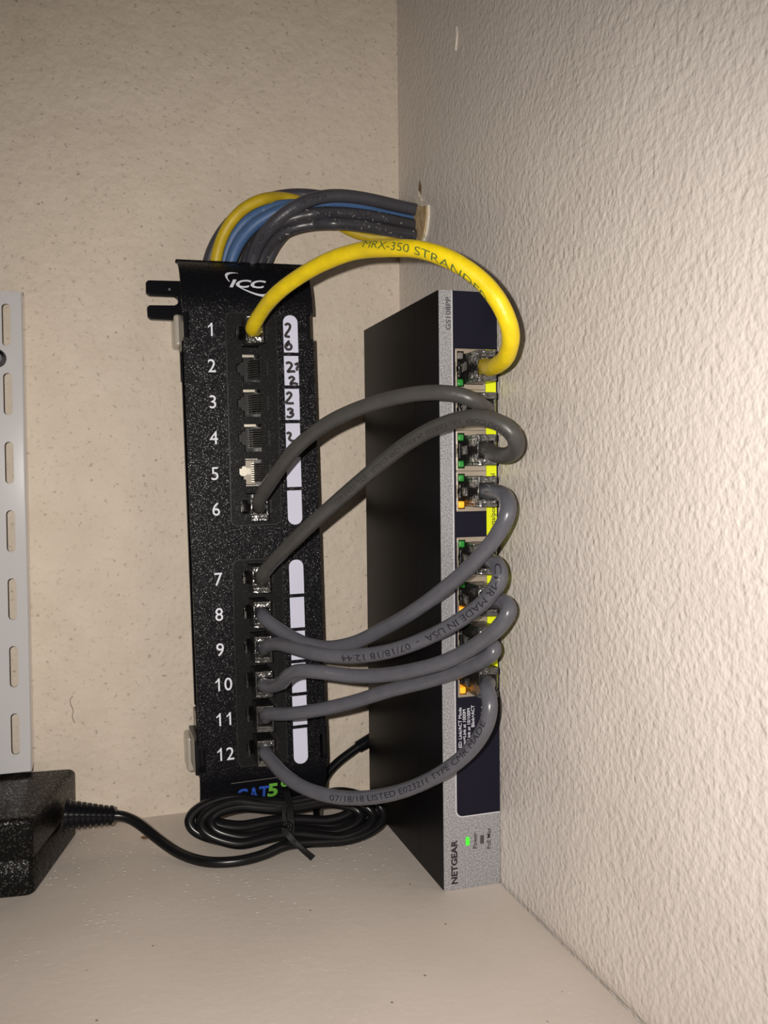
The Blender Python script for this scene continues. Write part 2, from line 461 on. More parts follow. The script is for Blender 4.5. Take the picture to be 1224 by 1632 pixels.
bm = bmesh.new(); prof_b = [(0.0, 0.0), (-1.3, 2.2), (-2.0, 5.5), (-1.9, 9.5), (-1.3, 17), (-0.5, 26), (0.0, 36)]; rings = []
for i in range(40):
    y = -123 - 297 * (i / 39) ** 1.3; am = min(1, (-123 - y) / 60.0); am = am * am * (3 - 2 * am)
    rings.append([bm.verts.new((WX + 0.03 + a * am * 0.9, y, z * (0.35 + 0.65 * am))) for a, z in prof_b])
for A, Bq in zip(rings, rings[1:]):
    for j in range(len(A) - 1): bm.faces.new((A[j], A[j + 1], Bq[j + 1], Bq[j]))
bmesh.ops.recalc_face_normals(bm, faces=bm.faces)
for f in bm.faces:
    if f.normal.x > 0: f.normal_flip()
obj('shading_bulge', bm, M_WALLR, wr, smooth=True)  # bulge added to the wall foot, its underside shaped to fall into shade

def yzpatch(pts, x0, x1, mi=0, bm=None):
    bm = bm or bmesh.new(); prism(bm, pts, lambda y, z: (x0, y, z), lambda y, z: (x1, y, z), mi)
    bmesh.ops.recalc_face_normals(bm, faces=bm.faces); return bm
def ragged(pts, n, amp, seed):
    r = random.Random(seed); out = []
    for (a, b) in zip(pts, pts[1:] + pts[:1]):
        for i in range(n):
            t = i / n; out.append((a[0] + (b[0] - a[0]) * t + r.uniform(-amp, amp), a[1] + (b[1] - a[1]) * t + r.uniform(-amp, amp)))
    return out
tanp = ragged([(-24, 278), (-33.6, 277.4), (-40.4, 279), (-44, 286.8), (-44, 291.2), (-34, 294.2), (-26, 296), (-27.5, 289), (-26.5, 283)], 4, 0.45, 1)
obj('torn_paper', yzpatch(tanp, WX - 1.6, WX + 0.1), M_TAN, wr, label='torn tan drywall paper at the cable hole')
rim = ragged([(-26, 276.2), (-34, 275.6), (-41.0, 278.4), (-44.7, 286.6), (-44.6, 291.6), (-36, 296.2), (-31, 302.5), (-26.5, 300.5), (-27, 296.6), (-34, 294.4), (-44.1, 291.3), (-44.1, 286.8), (-40.5, 279.1), (-33.6, 277.5)], 4, 0.3, 2)
obj('chipped_rim', yzpatch(rim, WX - 1.0, WX + 0.1), M_CHIP, wr, label='pale chipped paint round the cable hole')
st = ragged([(-29.5, 302), (-33.5, 299.5), (-33.6, 303), (-32.0, 308), (-30.6, 306)], 3, 0.3, 4)
obj('stain', yzpatch(st, WX - 0.08, WX + 0.05), M_STAIN, wr, label='small brown stain above the cable hole')
P = spline([(WX, -79.0, 358.0), (WX, -79.4, 354), (WX, -78.4, 351), (WX, -77.8, 348.5)], 0.4)
obj('paint_drip', tube(P, 0.8, 10), M_DRIP, wr, smooth=True)

# ------------------------------------------------------------------ slotted shelf rail at the left edge
rail = thing('shelf_rail', 'white slotted steel shelf rail screwed upright to the back wall', 'rail', (-193, 0, 33), (0, 0.003, 0))
RW, RH = 25.0, 214.3
rx1 = 11.7
slots = []
for i in range(7):
    zc = 199.6 - 30.35 * i
    for xc in (rx1 - 6.7, rx1 - RW + 6.7):
        slots.append(rrect(xc - 1.85, xc + 1.85, zc - 9.3, zc + 9.3, 1.8))
bm = holed(rrect(rx1 - RW + 0.9, rx1 - 0.9, 0, RH, 0.4), slots, -15, -13.4)
obj('rail_face', bm, M_RAIL, rail, bevel=0.25)
def flange(sg):
    bm = bmesh.new()
    x = rx1 if sg > 0 else rx1 - RW
    pr = [(x - sg * 1.1, -15.0), (x - sg * 0.5, -14.8), (x - sg * 0.12, -14.3), (x, -13.6), (x, -0.2), (x - sg * 1.4, -0.2), (x - sg * 1.4, -13.4)]
    prism(bm, pr, lambda a, b: (a, b, 0), lambda a, b: (a, b, RH))
    bmesh.ops.recalc_face_normals(bm, faces=bm.faces); return bm
for sg in (1, -1): obj('rail_flange', flange(sg), M_RAIL, rail)
bm = bmesh.new(); cyl(bm, (0.65, -15, 184.8), (0.65, -16.2, 184.8), 4.2, 3.7, 28); cyl(bm, (0.65, -16.2, 184.8), (0.65, -16.9, 184.8), 3.7, 2.4, 28)
bx(bm, -1.6, 2.9, -17.0, -16.85, 184.4, 185.2); bx(bm, 0.25, 1.05, -17.0, -16.85, 182.5, 187.1)
obj('screw', bm, M_SCREW, rail, label='dark steel screw head')

# ------------------------------------------------------------------ power adapter, its cord and coil
P0 = Vector((-178.3, -70.2, 0)); P1 = Vector((-163.0, -10.8, 0))
brk = thing('power_adapter', 'black power brick on the shelf with a long coiled cord', 'power adapter', (-205, -37, 0))
org = Vector((-205, -37, 0))
def brick(layers):
    cs = [Vector((-178.3, -70.4)), Vector((-162.9, -10.6)), Vector((-232, -3.6)), Vector((-246, -62.5))]
    cen = sum(cs, Vector((0, 0))) / 4; bm = bmesh.new(); rings = []
    for z, ins in layers:
        q = [p + (cen - p).normalized() * ins * 1.3 for p in cs]; ring = []
        for i in range(4):
            p, a, b = q[i], q[i - 1], q[(i + 1) % 4]; rr = 3.0
            pa, pb = p + (a - p).normalized() * rr, p + (b - p).normalized() * rr
            for k_ in range(6):
                t_ = k_ / 5; ring.append(pa * (1 - t_) ** 2 + p * 2 * t_ * (1 - t_) + pb * t_ * t_)
        rings.append([bm.verts.new((v.x - org.x, v.y - org.y, z)) for v in ring])
    for A, B in zip(rings, rings[1:]):
        for j in range(len(A)): bm.faces.new((A[j], A[(j + 1) % len(A)], B[(j + 1) % len(A)], B[j]))
    bm.faces.new(rings[0][::-1]); bm.faces.new(rings[-1])
    bmesh.ops.recalc_face_normals(bm, faces=bm.faces); return bm
for nm, ly in (('upper_shell', [(14.75, 0.15), (14.95, 0), (28.9, 0), (30.1, 0.3), (30.9, 1.0), (31.2, 2.2)]), ('lower_shell', [(0.1, 0.9), (0.9, 0.1), (1.2, 0), (14.3, 0), (14.6, 0.35), (14.75, 0.35)])):
    o = obj(nm, brick(ly), M_BRICK, brk, smooth=True); o.data.set_sharp_from_angle(angle=math.radians(50))
# stepped strain relief
sr0, sr1 = Vector((-167.2, -36, 18.8)), Vector((-146.5, -37, 16.2))
bm = bmesh.new(); N_ = 9
dv = (sr1 - sr0)
for i in range(N_):
    a = sr0 + dv * (i / N_); b = sr0 + dv * ((i + 0.72) / N_); r0 = 6.4 - 2.6 * i / N_
    if i == 0: r0 = 7.0
    if i == N_ - 1: r0 = 4.3
    cyl(bm, a - org, b - org, r0, r0 - 0.15, 28)
cyl(bm, sr0 - org, sr1 - org, 5.4, 3.1, 28)
obj('strain_relief', bm, M_BLKPL, brk, bevel=0.2)
# cord: from the brick, coiled in flattened loops before the panel, on behind it to the switch
pts = [sr1 + Vector((-3, 0, 0.3)), sr1 + Vector((3, 0, -0.4)), Vector((-137.5, -40, 13.2)), Vector((-128.5, -48, 7.2)), Vector((-120, -58, 3.6)), Vector((-109.5, -67.5, 2.6)), Vector((-97, -70.5, 2.5)), Vector((-86, -69.5, 3.4)), Vector((-76, -67, 5.2))]
def coil_pt(t, lx, rx, h, dep, low):
    """t turns; flattened bow of cord pinched by the tie at x=-73.6"""
    c_, s_ = math.cos(t), math.sin(t)
    x = -74 + (rx if c_ > 0 else lx) * c_
    pinch = 0.50 + 0.50 * min(1, abs(c_) * 1.7) ** 1.6
    v = h * s_ * pinch
    base = 13.2 - (x + 74) * 0.055
    z = base + v - low
    y = -57.5 + (z - 12) * 0.62 - dep
    return Vector((x, y, max(z, 2.5)))
loops = [(43.5, 45.5, 11.2, 2.6, 0.0), (42.0, 43.5, 10.0, -1.8, -0.5), (36.0, 40.5, 8.8, 3.4, 0.6), (39.0, 38.0, 7.6, -3.2, -0.7), (31.5, 35.5, 6.6, 1.2, 1.0), (34.5, 32.0, 5.2, -1.6, -1.6)]
t = -PI / 2 + 0.35
n_per = 26
for k, L in enumerate(loops):
    nx = loops[min(k + 1, len(loops) - 1)]
    for i in range(n_per):
        w = i / n_per; q = [a * (1 - w) + b * w for a, b in zip(L, nx)]
        if k == 0 and i == 0: continue
        pts.append(coil_pt(t + 2 * PI * (k + w), *q))
pts += [Vector((-63, -54, 5.0)), Vector((-57, -46, 4.0)), Vector((-54, -34, 4.5)), Vector((-50, -22, 8.5)), Vector((-45.5, -15, 15)), Vector((-38.5, -12.5, 20.5)), Vector((-30, -11.5, 25.5)), Vector((-22.5, -11, 29.5)), Vector((-14, -11, 33)), Vector((-11, -13, 34.5)), Vector((-10.5, -18.5, 35))]
P = [p - org for p in spline(pts, 0.9, 10)]
obj('cord', tube(P, 2.25, 16), M_CORD, brk, smooth=True)
bm = bmesh.new(); cyl(bm, Vector((-27.5, -11.4, 27)) - org, Vector((-16.5, -11, 32)) - org, 3.0, 3.3, 20)
obj('cord_plug', bm, M_BLKPL, brk, bevel=0.3)

tie = thing('twist_tie', 'black twist tie pinched round the middle of the coiled cord', 'cable tie', (-73.6, -58, 3))
o2 = Vector((-73.6, -58, 3))
def strip(pts, w, th, wd=(1, 0, 0)):
    bm = bmesh.new(); W = Vector(wd).normalized(); P = spline(pts, 0.5, 3); T, N = frames(P); rings = []
    for p, t_ in zip(P, T):
        n = t_.cross(W).normalized(); a = n.cross(t_).normalized()
        rings.append([bm.verts.new(p + a * (w / 2 * sx) + n * (th / 2 * sy)) for sx, sy in ((-1, -1), (1, -1), (1, 1), (-1, 1))])
    for A, B in zip(rings, rings[1:]):
        for j in range(4): bm.faces.new((A[j], A[(j + 1) % 4], B[(j + 1) % 4], B[j]))
    bm.faces.new(rings[0][::-1]); bm.faces.new(rings[-1]); bmesh.ops.recalc_face_normals(bm, faces=bm.faces)
    return bm
band = []
for i in range(21):
    a = 2 * PI * i / 20
    v = 10.2 * math.sin(a); z = 13.2 + v; d = 8.6 * math.cos(a)
    band.append(Vector((-73.6 + 0.5 * math.sin(a), -57.0 + v * 0.55 - d * 0.92, z + d * 0.25)) - o2)
obj('tie_band', strip(band, 3.0, 0.9), M_TIE, tie)
tails = [[at(452, 1322, -70), at(462, 1334, -72.5), at(478, 1350, -74), at(498, 1368, -74.5)],
         [at(458, 1330, -70), at(470, 1341, -73.6), at(484, 1353, -75.5), at(500, 1365, -76.2)],
         [at(456, 1316, -68), at(452, 1296, -66), at(456, 1282, -64)]]
for tl, w in zip(tails, (2.4, 1.2, 1.6)):
    obj('tie_tail', strip([p - o2 for p in tl], w, 0.7, (0.7, 0.1, 0.7) if w != 1.6 else (1, 0, 0)), M_TIE, tie)
bm = bmesh.new()
for i in range(14):
    a = i * 1.1; p = at(457, 1318, -69.5) - o2 + Vector((1.8 * math.cos(a), -0.4 + 0.3 * math.sin(a * 1.7), 2.0 * math.sin(a)))
    bmesh.ops.create_icosphere(bm, subdivisions=1, radius=0.9, matrix=Matrix.Translation(p))
obj('tie_twist', bm, M_CORD, tie, smooth=True)

# ------------------------------------------------------------------ patch panel
TH = -0.0205
PO = Vector((-80, 0, 24))
pan = thing('patch_bay', 'black twelve port patch panel mounted upright on the back wall', 'patch panel', PO, (0, TH, 0))
RP = Matrix.Rotation(TH, 3, 'Y'); RPI = RP.transposed()
def pw(x, y, z): return PO + RP @ Vector((x, y, z))
def ploc(px, py, Y=-40):
    return RPI @ (at(px, py, Y) - PO)
def sh(z): return 0.0075 * (z - 111.4)
ZT, ZB = 214.0, 8.5
def prof(z):
    if z > ZT: s = min(0.995, (z - ZT) / 26.0); return -40 + 18 * (1 - math.sqrt(1 - s * s))
    if z < ZB: s = min(0.995, (ZB - z) / 26.0); return -40 + 18 * (1 - math.sqrt(1 - s * s))
    return -40.0
FX = 29.4
# curved face plate: swept profile with side returns; the four notches are cut from its outline
def face_grid():
    bm = bmesh.new()
    zs = [-17.3] + [ -17.3 + (ZB + 17.3) * (i / 12) for i in range(1, 12)] + [ZB, 8.5 + 0.01, 19.5] + [19.5 + (203 - 19.5) * i / 8 for i in range(1, 9)] + [ZT - 0.01, ZT] + [ZT + 25.6 * i / 14 for i in range(1, 15)]
    zs += [9.7, 102.5, 119.8, 213.4]
    zs = sorted(set(round(z, 3) for z in zs))
    # module cut-outs and label windows stay as fitted plates on the face
    xs = [-FX, -FX + 2.9, -10.1, 10.3, FX - 2.9, FX]
    def skip(i, j):
        zc = (zs[j] + zs[j + 1]) / 2
        if i == 2 and (9.7 < zc < 102.5 or 119.8 < zc < 213.4): return True
        return (i in (0, len(xs) - 2)) and (203 < zc < ZT or ZB < zc < 19.5)
    V = {}
    def v(i, j, layer):
        k = (i, j, layer)
        if k not in V:
            z = zs[j]; y = prof(z)
            if layer: 
                e = 0.4
                dz = prof(z + e) - prof(z - e); n = Vector((0, 2 * e, -dz)).normalized()
                V[k] = bm.verts.new((xs[i], y + n.y * 1.4, z + n.z * 1.4))
            else: V[k] = bm.verts.new((xs[i], y, z))
        return V[k]
    cells = [(i, j) for i in range(len(xs) - 1) for j in range(len(zs) - 1) if not skip(i, j)]
    cs = set(cells)
    for i, j in cells:
        bm.faces.new((v(i, j, 0), v(i + 1, j, 0), v(i + 1, j + 1, 0), v(i, j + 1, 0)))
        bm.faces.new((v(i, j, 1), v(i, j + 1, 1), v(i + 1, j + 1, 1), v(i + 1, j, 1)))
        for (di, dj, a, b) in ((-1, 0, (i, j), (i, j + 1)), (1, 0, (i + 1, j), (i + 1, j + 1)), (0, -1, (i, j), (i + 1, j)), (0, 1, (i, j + 1), (i + 1, j + 1))):
            if (i + di, j + dj) not in cs:
                bm.faces.new((v(*a, 0), v(*b, 0), v(*b, 1), v(*a, 1)))
    # side returns
    for sx in (-1, 1):
        bx(bm, sx * FX - (0 if sx < 0 else 1.2), sx * FX + (1.2 if sx < 0 else 0), -39.9, -33, 20.5, 202, 1)
    bmesh.ops.recalc_face_normals(bm, faces=bm.faces)
    return bm
fp = obj('face_plate', face_grid(), [M_POWDER, M_EDGE], pan)
for p in fp.data.polygons: p.use_smooth = True
fp.data.set_sharp_from_angle(angle=math.radians(25))
# top and bottom lips turned back
bm = bmesh.new(); bx(bm, -FX - 0.6, FX + 0.4, prof(239.6), prof(239.6) + 3.0, 238.9, 240.4); obj('top_lip', bm, M_POWDER, pan, bevel=0.5)
# wall bracket behind (white) and its black tabs
bm = bmesh.new()
bx(bm, -27, 27, -4, 0, 30, 196)
for z0_, z1_ in ((4, 23), (199, 218)): bx(bm, -29.2 if z0_ < 100 else -28.0, 28.0, -35, -31.5, z0_, z1_)
for zc, yb in ((20, -24), (196, -4)):
    bx(bm, -27.5, 27.5, yb, 0, zc - 9, zc + 9)
obj('wall_bracket', bm, M_BLKPL, pan, bevel=0.8)
for z0, z1, x in ((202.5, 217.5, -31.0), (1, 18, -32.6)):
    bm = box(x, x + 4.4, -15, 0, z0, z1); obj('bracket_foot', bm, M_BRACK, pan, bevel=1.6, label='white rounded bracket foot')
for sx in (-1, 1):
    for z0, z1 in ((200, 217.5), (6.0, 22.5)):
        xo = 26.3 * sx if z0 > 100 else 28.4 * sx
        bm = box(min(xo, xo + 2.4 * sx), max(xo, xo + 2.4 * sx), -37.5 if z0 > 100 else -36, -10, z0, z1); obj('side_tab', bm, M_BLKPL, pan, bevel=0.5)
def fork():
    o = [(-43.0, 0.0), (-43.0, 6.9)]
    pts = [(-26, 233.0), (-41.6, 232.8), (-42.7, 231.8), (-42.8, 226.9), (-41.6, 225.9), (-30.2, 225.8), (-28.8, 225.0), (-28.3, 223.6), (-28.8, 222.2), (-30.2, 221.6), (-41.5, 221.4), (-42.6, 220.4), (-42.5, 216.0), (-41.4, 214.9), (-26, 214.6)]
    return xzplate(pts, -14, -10.5)
obj('retaining_fork', fork(), M_BLKPL, pan, bevel=0.5, label='black two pronged cable fork')
bm = bmesh.new(); cyl(bm, (-32.2, -14, 228.8), (-32.2, -14.2, 228.8), 0.55, n=14); obj('fork_dimple', bm, M_LGREY, pan)

# modules with six jacks each
JZ1 = [205.0 - 15.55 * i for i in range(6)]
JZ2 = [95.3 - 15.5 * i for i in range(6)]
JX = -0.6
def jack_poly(x, z, g=0.0):
    """keyed opening: contacts to the right, latch notch to the left"""
    return [(x - 3.8 - g, z - 6.15 - g), (x + 3.8 + g, z - 6.15 - g), (x + 3.8 + g, z + 6.15 + g), (x - 3.8 - g, z + 6.15 + g),
            (x - 3.8 - g, z + 3.1 + g), (x - 5.4 - g, z + 3.1 + g), (x - 5.4 - g, z + 1.8 + g), (x - 6.6 - g, z + 1.8 + g), (x - 6.6 - g, z - 1.8 - g), (x - 5.4 - g, z - 1.8 - g), (x - 5.4 - g, z - 3.1 - g), (x - 3.8 - g, z - 3.1 - g)]
# jack insert (walls, floor and comb of contacts), built round the opening centre
def jack_bm(open_=True, bright=False):
    bm = bmesh.new(); pts = jack_poly(0, 0)
    a = [bm.verts.new((x, 0, z)) for x, z in pts]; b = [bm.verts.new((x, 9.5, z)) for x, z in pts]
    n = len(pts)
    for i in range(n): bm.faces.new((a[i], b[i], b[(i + 1) % n], a[(i + 1) % n]))
    bm.faces.new(b)
    if bright: cyl(bm, (-4.0, 4.6, 0.6), (-4.0, 4.2, 0.6), 2.3, 2.2, 18, 1); bx(bm, -3.9, -0.6, 4.3, 4.6, -0.9, 2.0, 1); bx(bm, -3.7, 2.0, 1.0, 4.6, 5.8, 6.1, 1); bx(bm, -3.7, 2.0, 1.0, 4.6, -6.1, -5.8, 1); bx(bm, -3.7, 1.4, 5.2, 5.5, -5.4, 5.4, 2)
    elif open_: bx(bm, -3.7, 1.6, 0.6, 6.0, 5.0, 6.1, 1)
    for i in range(8):
        z = -3.6 + 1.02 * i
        f0 = [(3.6, 0.9), (3.6, 1.3), (-0.4, 6.4), (-0.6, 6.0)]
        prism(bm, f0, lambda x, y: (x, y, z - 0.22), lambda x, y: (x, y, z + 0.22), 2)
    for i in range(9):
        z = -4.1 + 1.02 * i
        bx(bm, 0.4, 3.6, 1.6, 8, z - 0.18, z + 0.18, 0)
    return bm
jack0 = {}
for mi, JZ in enumerate((JZ1, JZ2)):
    zt, zb = (214.0, 119.2) if mi == 0 else (103.1, 9.1)
    zc = (zt + zb) / 2
    def skew(pts): return [(x + sh(z), z) for x, z in pts]
    outer = skew(rrect(-11.0, 11.2, zb, zt, 2.6))
    bm = holed(outer, [skew(jack_poly(JX, z, 0.05)) for z in JZ], -40.75, -40.02)
    md = obj('port_module', bm, M_MODULE, pan)
    gro = holed(skew(rrect(-11.5, 11.7, zb - 0.5, zt + 0.5, 3.0)), [skew(rrect(-11.05, 11.25, zb - 0.05, zt + 0.05, 2.6))], -40.1, -40.0)
    obj('seam', gro, M_HOLE, md)
    for ji, z in enumerate(JZ):
        kd = 'bright' if (mi, ji) == (0, 4) else 'open' if mi == 0 and ji in (1, 2, 3) else 'used'
        if kd not in jack0:
            jack0[kd] = j = obj('jack', jack_bm(kd == 'open', kd == 'bright'), [M_HOLE, M_STEEL, M_GOLD], md)
        else:
            j = jack0[kd].copy(); COL.objects.link(j); j.parent = md
        j.location = Vector((JX + sh(z), -40.7, z)) * MM
    bm = bmesh.new()
    for z in JZ:
        for dz in (-2.6, -1.3, 0.2, 1.4, 2.6):
            bx(bm, 6.4 + sh(z), 7.2 + sh(z), -40.83, -40.7, z + dz - 0.42, z + dz + 0.42)
    obj('moulded_marks', bm, M_HOLE, md)
# numbers
NZ = [206.6 - 15.95 * i for i in range(6)] + [95.4 - 15.93 * i for i in range(6)]
for i, z in enumerate(NZ):
    bm = bmesh.new(); sn = str(i + 1); adv = 4.55; H8 = 5.85
    xo = -17.9 + sh(z) * 1.0 - adv * len(sn) / 2 + (0.9 if len(sn) == 2 else 0)
    for k_, ch in enumerate(sn):
        x0 = xo + adv * k_ + 0.3
        if ch == '1':
            one = [(2.0, 0), (2.75, 0), (2.75, H8), (2.2, H8), (1.5, H8 - 0.95), (0.75, H8 - 1.5), (0.75, H8 - 2.2), (1.5, H8 - 1.75), (2.0, H8 - 1.3)]
            bm.faces.new([bm.verts.new((x0 + a, -40.06, z - 2.9 + b)) for a, b in one])
        else:
            tm = text_mesh(ch, 8.3, 0.03, 0, 0.95)
            text_bm(bm, tm, lambda x, y: (x0 + x, -40.06, z - 2.9 + y))
    obj('port_number', bm, M_WHITE, pan)
# label strips with handwriting
DV = [(213.7, 196.9), (195.3, 182.0), (180.4, 166.3), (164.7, 150.8), (149.2, 135.6), (134.0, 118.3), (102.1, 86.3), (84.7, 70.6), (69.0, 55.7), (54.1, 40.4), (38.8, 25.1), (23.5, 6.9)]
INK = {0: [[(95, 262), (125, 245), (150, 262), (145, 300), (115, 345), (100, 378), (150, 388)], [(145, 430), (118, 455), (100, 495), (125, 525), (160, 515), (165, 488), (140, 462), (112, 490)]],
       1: [[(105, 675), (140, 665), (170, 690), (150, 730), (125, 765), (165, 762), (208, 762)], [(200, 690), (235, 675), (238, 700), (222, 735), (236, 752)], [(135, 842), (165, 820), (195, 840), (165, 875), (155, 902), (190, 890), (238, 902)]],
       2: [[(110, 1012), (140, 990), (165, 1012), (145, 1050), (108, 1100), (150, 1108), (192, 1106)], [(120, 1182), (150, 1165), (180, 1185), (150, 1213), (185, 1220), (172, 1248), (140, 1258), (112, 1248)]],
       3: [[(115, 1440), (135, 1425), (158, 1440), (148, 1470), (140, 1492), (165, 1512), (198, 1516)], [(150, 1560), (150, 1600)]]}
for i, (z1, z0) in enumerate(DV):
    zc = (z0 + z1) / 2; xo = 16.95 + zc * 0.0088
    cs = (0, 0, 1, 1) if i in (0, 6) else (1, 1, 0, 0) if i in (5, 11) else (0, 0, 0, 0)
    lab = obj('label_strip', xzplate(rrect(xo - 3.35, xo + 3.35, z0, z1, 3.2, cs, 8), -40.16, -40.0), M_LABEL, pan)
    if i in INK:
        bm = bmesh.new()
        for stv in INK[i]:
            pp = [ploc(440 + a / 6.8, 480 + b / 6.8) for a, b in stv]
            q = spline([(p.x, -40.2, p.z) for p in pp], 0.2, 2); ra = []
            for k_ in range(len(q)):
                t_ = (q[min(k_ + 1, len(q) - 1)] - q[max(0, k_ - 1)]).normalized(); nn = Vector((t_.z, 0, -t_.x)) * 0.6
                ra.append((bm.verts.new(q[k_] + nn), bm.verts.new(q[k_] - nn)))
            for A, B in zip(ra, ra[1:]): bm.faces.new((A[0], A[1], B[1], B[0]))
        obj('handwriting', bm, M_INK, lab)
# maker's mark on the curved top: slanted letters between two thin crescents
bm = bmesh.new()
def on_top(x, z): return (x, prof(z) - 0.1, z)
text_bm(bm, text_mesh('ICC', 5.2, 0.16, 0.30, 1.80), lambda x, y: on_top(-8.3 + x, 226.0 + y))
def crescent(fa, fb, n=16):
    A = [bm.verts.new(on_top(*fa(i / n))) for i in range(n + 1)]; Bv = [bm.verts.new(on_top(*fb(i / n))) for i in range(n + 1)]
    for i in range(n):
        bm.faces.new((A[i], A[i + 1], Bv[i + 1], Bv[i]))
def bez(p, t): 
    p0, p1, p2, p3 = p; u = 1 - t
    return tuple(u ** 3 * p0[k] + 3 * u * u * t * p1[k] + 3 * u * t * t * p2[k] + t ** 3 * p3[k] for k in (0, 1))
crescent(lambda t: bez([(-3.2, 233.0), (-8, 234.2), (-11.6, 232.8), (-7.8, 228.4)], t), lambda t: bez([(-3.2, 232.9), (-6.2, 233.2), (-10.2, 232.2), (-7.5, 228.6)], t))
crescent(lambda t: bez([(-4.4, 226.3), (0.5, 223.4), (10.5, 219.0), (9.8, 224.4)], t), lambda t: bez([(-4.4, 226.6), (1.5, 223.9), (7.8, 221.2), (9.5, 224.6)], t))
obj('maker_logo', bm, M_WHITE, pan)
# colour sticker on the curved bottom
bm = bmesh.new()
def on_bot(x, z): return (x, prof(z) - 0.16, z)
text_bm(bm, text_mesh('CAT', 9.0, 0.25, 0, 0.86), lambda x, y: on_bot(-13.2 + x, -8.2 + y), 0)
text_bm(bm, text_mesh('5', 9.4, 0.35, 0, 1.1), lambda x, y: on_bot(1.3 + x, -7.8 + y), 1)
text_bm(bm, text_mesh('e', 7.0, 0.2, 0, 1.0), lambda x, y: on_bot(7.4 + x, -3.4 + y), 1)
obj('category_sticker', bm, [M_BLUEP, M_GREENP], pan, label='blue and green category sticker')
bm = bmesh.new(); bx(bm, -15.5, 14, prof(1.6) - 0.12, prof(1.6), 1.5, 1.75); obj('sticker_edge', bm, M_LGREY, pan)

# ------------------------------------------------------------------ network switch standing on end against the right wall
SWO = Vector((0.76 - 24.45, -119.9, 0.1)); SWT = -0.0032
sw = thing('network_switch', 'black and silver eight port network switch standing on end in the corner', 'network switch', SWO, (0, SWT, 0))
SWR = Matrix.Rotation(SWT, 3, 'Y')
def sp_(u, y, z): return SWO + SWR @ Vector((u, y, z))
U1, HZ = 24.4, 236.0
def shell(y0, y1, front=False):
    bm = bmesh.new(); t_ = 1.0
    bx(bm, 0, t_, y0, y1, 0, HZ); bx(bm, U1 - t_, U1, y0, y1, 0, HZ)
    bx(bm, t_, U1 - t_, y0, y1, 0, t_); bx(bm, t_, U1 - t_, y0, y1, HZ - t_, HZ)
    return bm
obj('casing_sleeve', shell(1.6, 27.6), M_BLKMET, sw)
bm = shell(27.85, 100.0); bx(bm, 1, U1 - 1, 98.9, 100, 1, HZ - 1); bx(bm, 1, U1 - 1, 27.9, 29, 1, HZ - 1); obj('casing', bm, M_BLKMET, sw)
B1, B2 = (213.7, 150.2), (140.2, 76.8)
banks = [rect(6.5, 19.3, B1[1], B1[0]), rect(6.5, 19.3, B2[1], B2[0])]
obj('bezel', holed(rrect(0.0, U1, 0.0, HZ, 0.9), banks, 0.0, 1.6), M_SILVER, sw, bevel=0.35, label='silver front bezel')
obj('black_edge', holed(rrect(-0.05, U1 + 0.02, -0.02, HZ + 0.02, 0.9), [rrect(1.25, U1 - 0.05, 0.05, HZ - 0.9, 0.5)], 0.35, 1.7), M_BLKMET, sw, bevel=0.3)
obj('panel_edge', holed(rrect(5.15, 24.2, 28.7, HZ - 0.2, 2.9, (1, 0, 0, 0)), [rect(6.5, 19.3, B1[1], B1[0]), rect(6.5, 19.3, B2[1], B2[0])], -0.12, 0.02), M_LIP, sw, label='bright silver edge of the panel')
obj('front_panel', holed(rrect(5.65, 24.3, 29.25, HZ - 0.1, 2.5, (1, 0, 0, 0)), banks, -0.22, -0.1), M_NAVY, sw, label='navy front panel')
obj('power_stripe', holed(rect(19.35, 23.75, 79.5, 213.6), [], -0.3, -0.2), M_LIME, sw, label='lime yellow stripe beside the ports')
def su(tm, u, z): return lambda x, y: (u - y, -0.36, z + x)
bm = bmesh.new(); text_bm(bm, text_mesh('30 Watts/port 65W total', 2.7, 0.03), su(None, 23.0, 137.2)); obj('stripe_lettering', bm, M_INK, sw)
# ports
PZ = [205.75 - 15.87 * i for i in range(4)] + [132.25 - 15.82 * i for i in range(4)]
GR, OR, GY = M_LGREEN, M_LORANGE, M_LGREY
LEDS = [(GY, GR), (GR, GR), (GR, GR), (GR, OR), (GR, GR), (GR, OR), (GR, GR), (GR, OR)]
def port_bm():
    bm = holed(rect(6.55, 19.25, -7.85, 7.85), [[(10.2, -6.0), (18.3, -6.0), (18.3, 6.0), (10.2, 6.0), (10.2, 6.9), (7.3, 6.9), (7.3, 1.0), (7.0, 1.0), (7.0, -1.0), (7.3, -1.0), (7.3, -6.9), (10.2, -6.9)]], -0.25, 0.2)
    inner = [(10.2, -6.0), (18.3, -6.0), (18.3, 6.0), (10.2, 6.0), (10.2, 6.9), (7.3, 6.9), (7.3, -6.9), (10.2, -6.9)]
    a = [bm.verts.new((x, 0.2, z)) for x, z in inner]; b = [bm.verts.new((x, 11, z)) for x, z in inner]
    n = len(inner)
    for i in range(n): bm.faces.new((a[i], b[i], b[(i + 1) % n], a[(i + 1) % n])).material_index = 1
    bm.faces.new(b).material_index = 1
    bx(bm, 6.4, 6.9, -0.6, 0.2, 2.6, 7.4, 2); bx(bm, 6.4, 6.9, -0.6, 0.2, -7.4, -2.6, 2)
    bx(bm, 10.4, 17.4, 0.25, 0.3, 6.5, 7.0, 1)
    return bm
pt0 = None; led0 = None
for z, (ca, cb) in zip(PZ, LEDS):
    if pt0 is None:
        pt0 = obj('port', port_bm(), [M_SHIELD, M_HOLE, M_STEEL], sw); p = pt0
    else:
        p = pt0.copy(); COL.objects.link(p); p.parent = sw
    p.location = Vector((0, 0, z)) * MM
    for mm_, s_ in ((ca, 1), (cb, -1)):
        zz = (3.9, 6.5) if s_ > 0 else (-6.5, -3.9)
        ld_ = obj('port_light', box(7.5, 9.9, -0.5, 6, *zz), mm_, p, bevel=0.5)
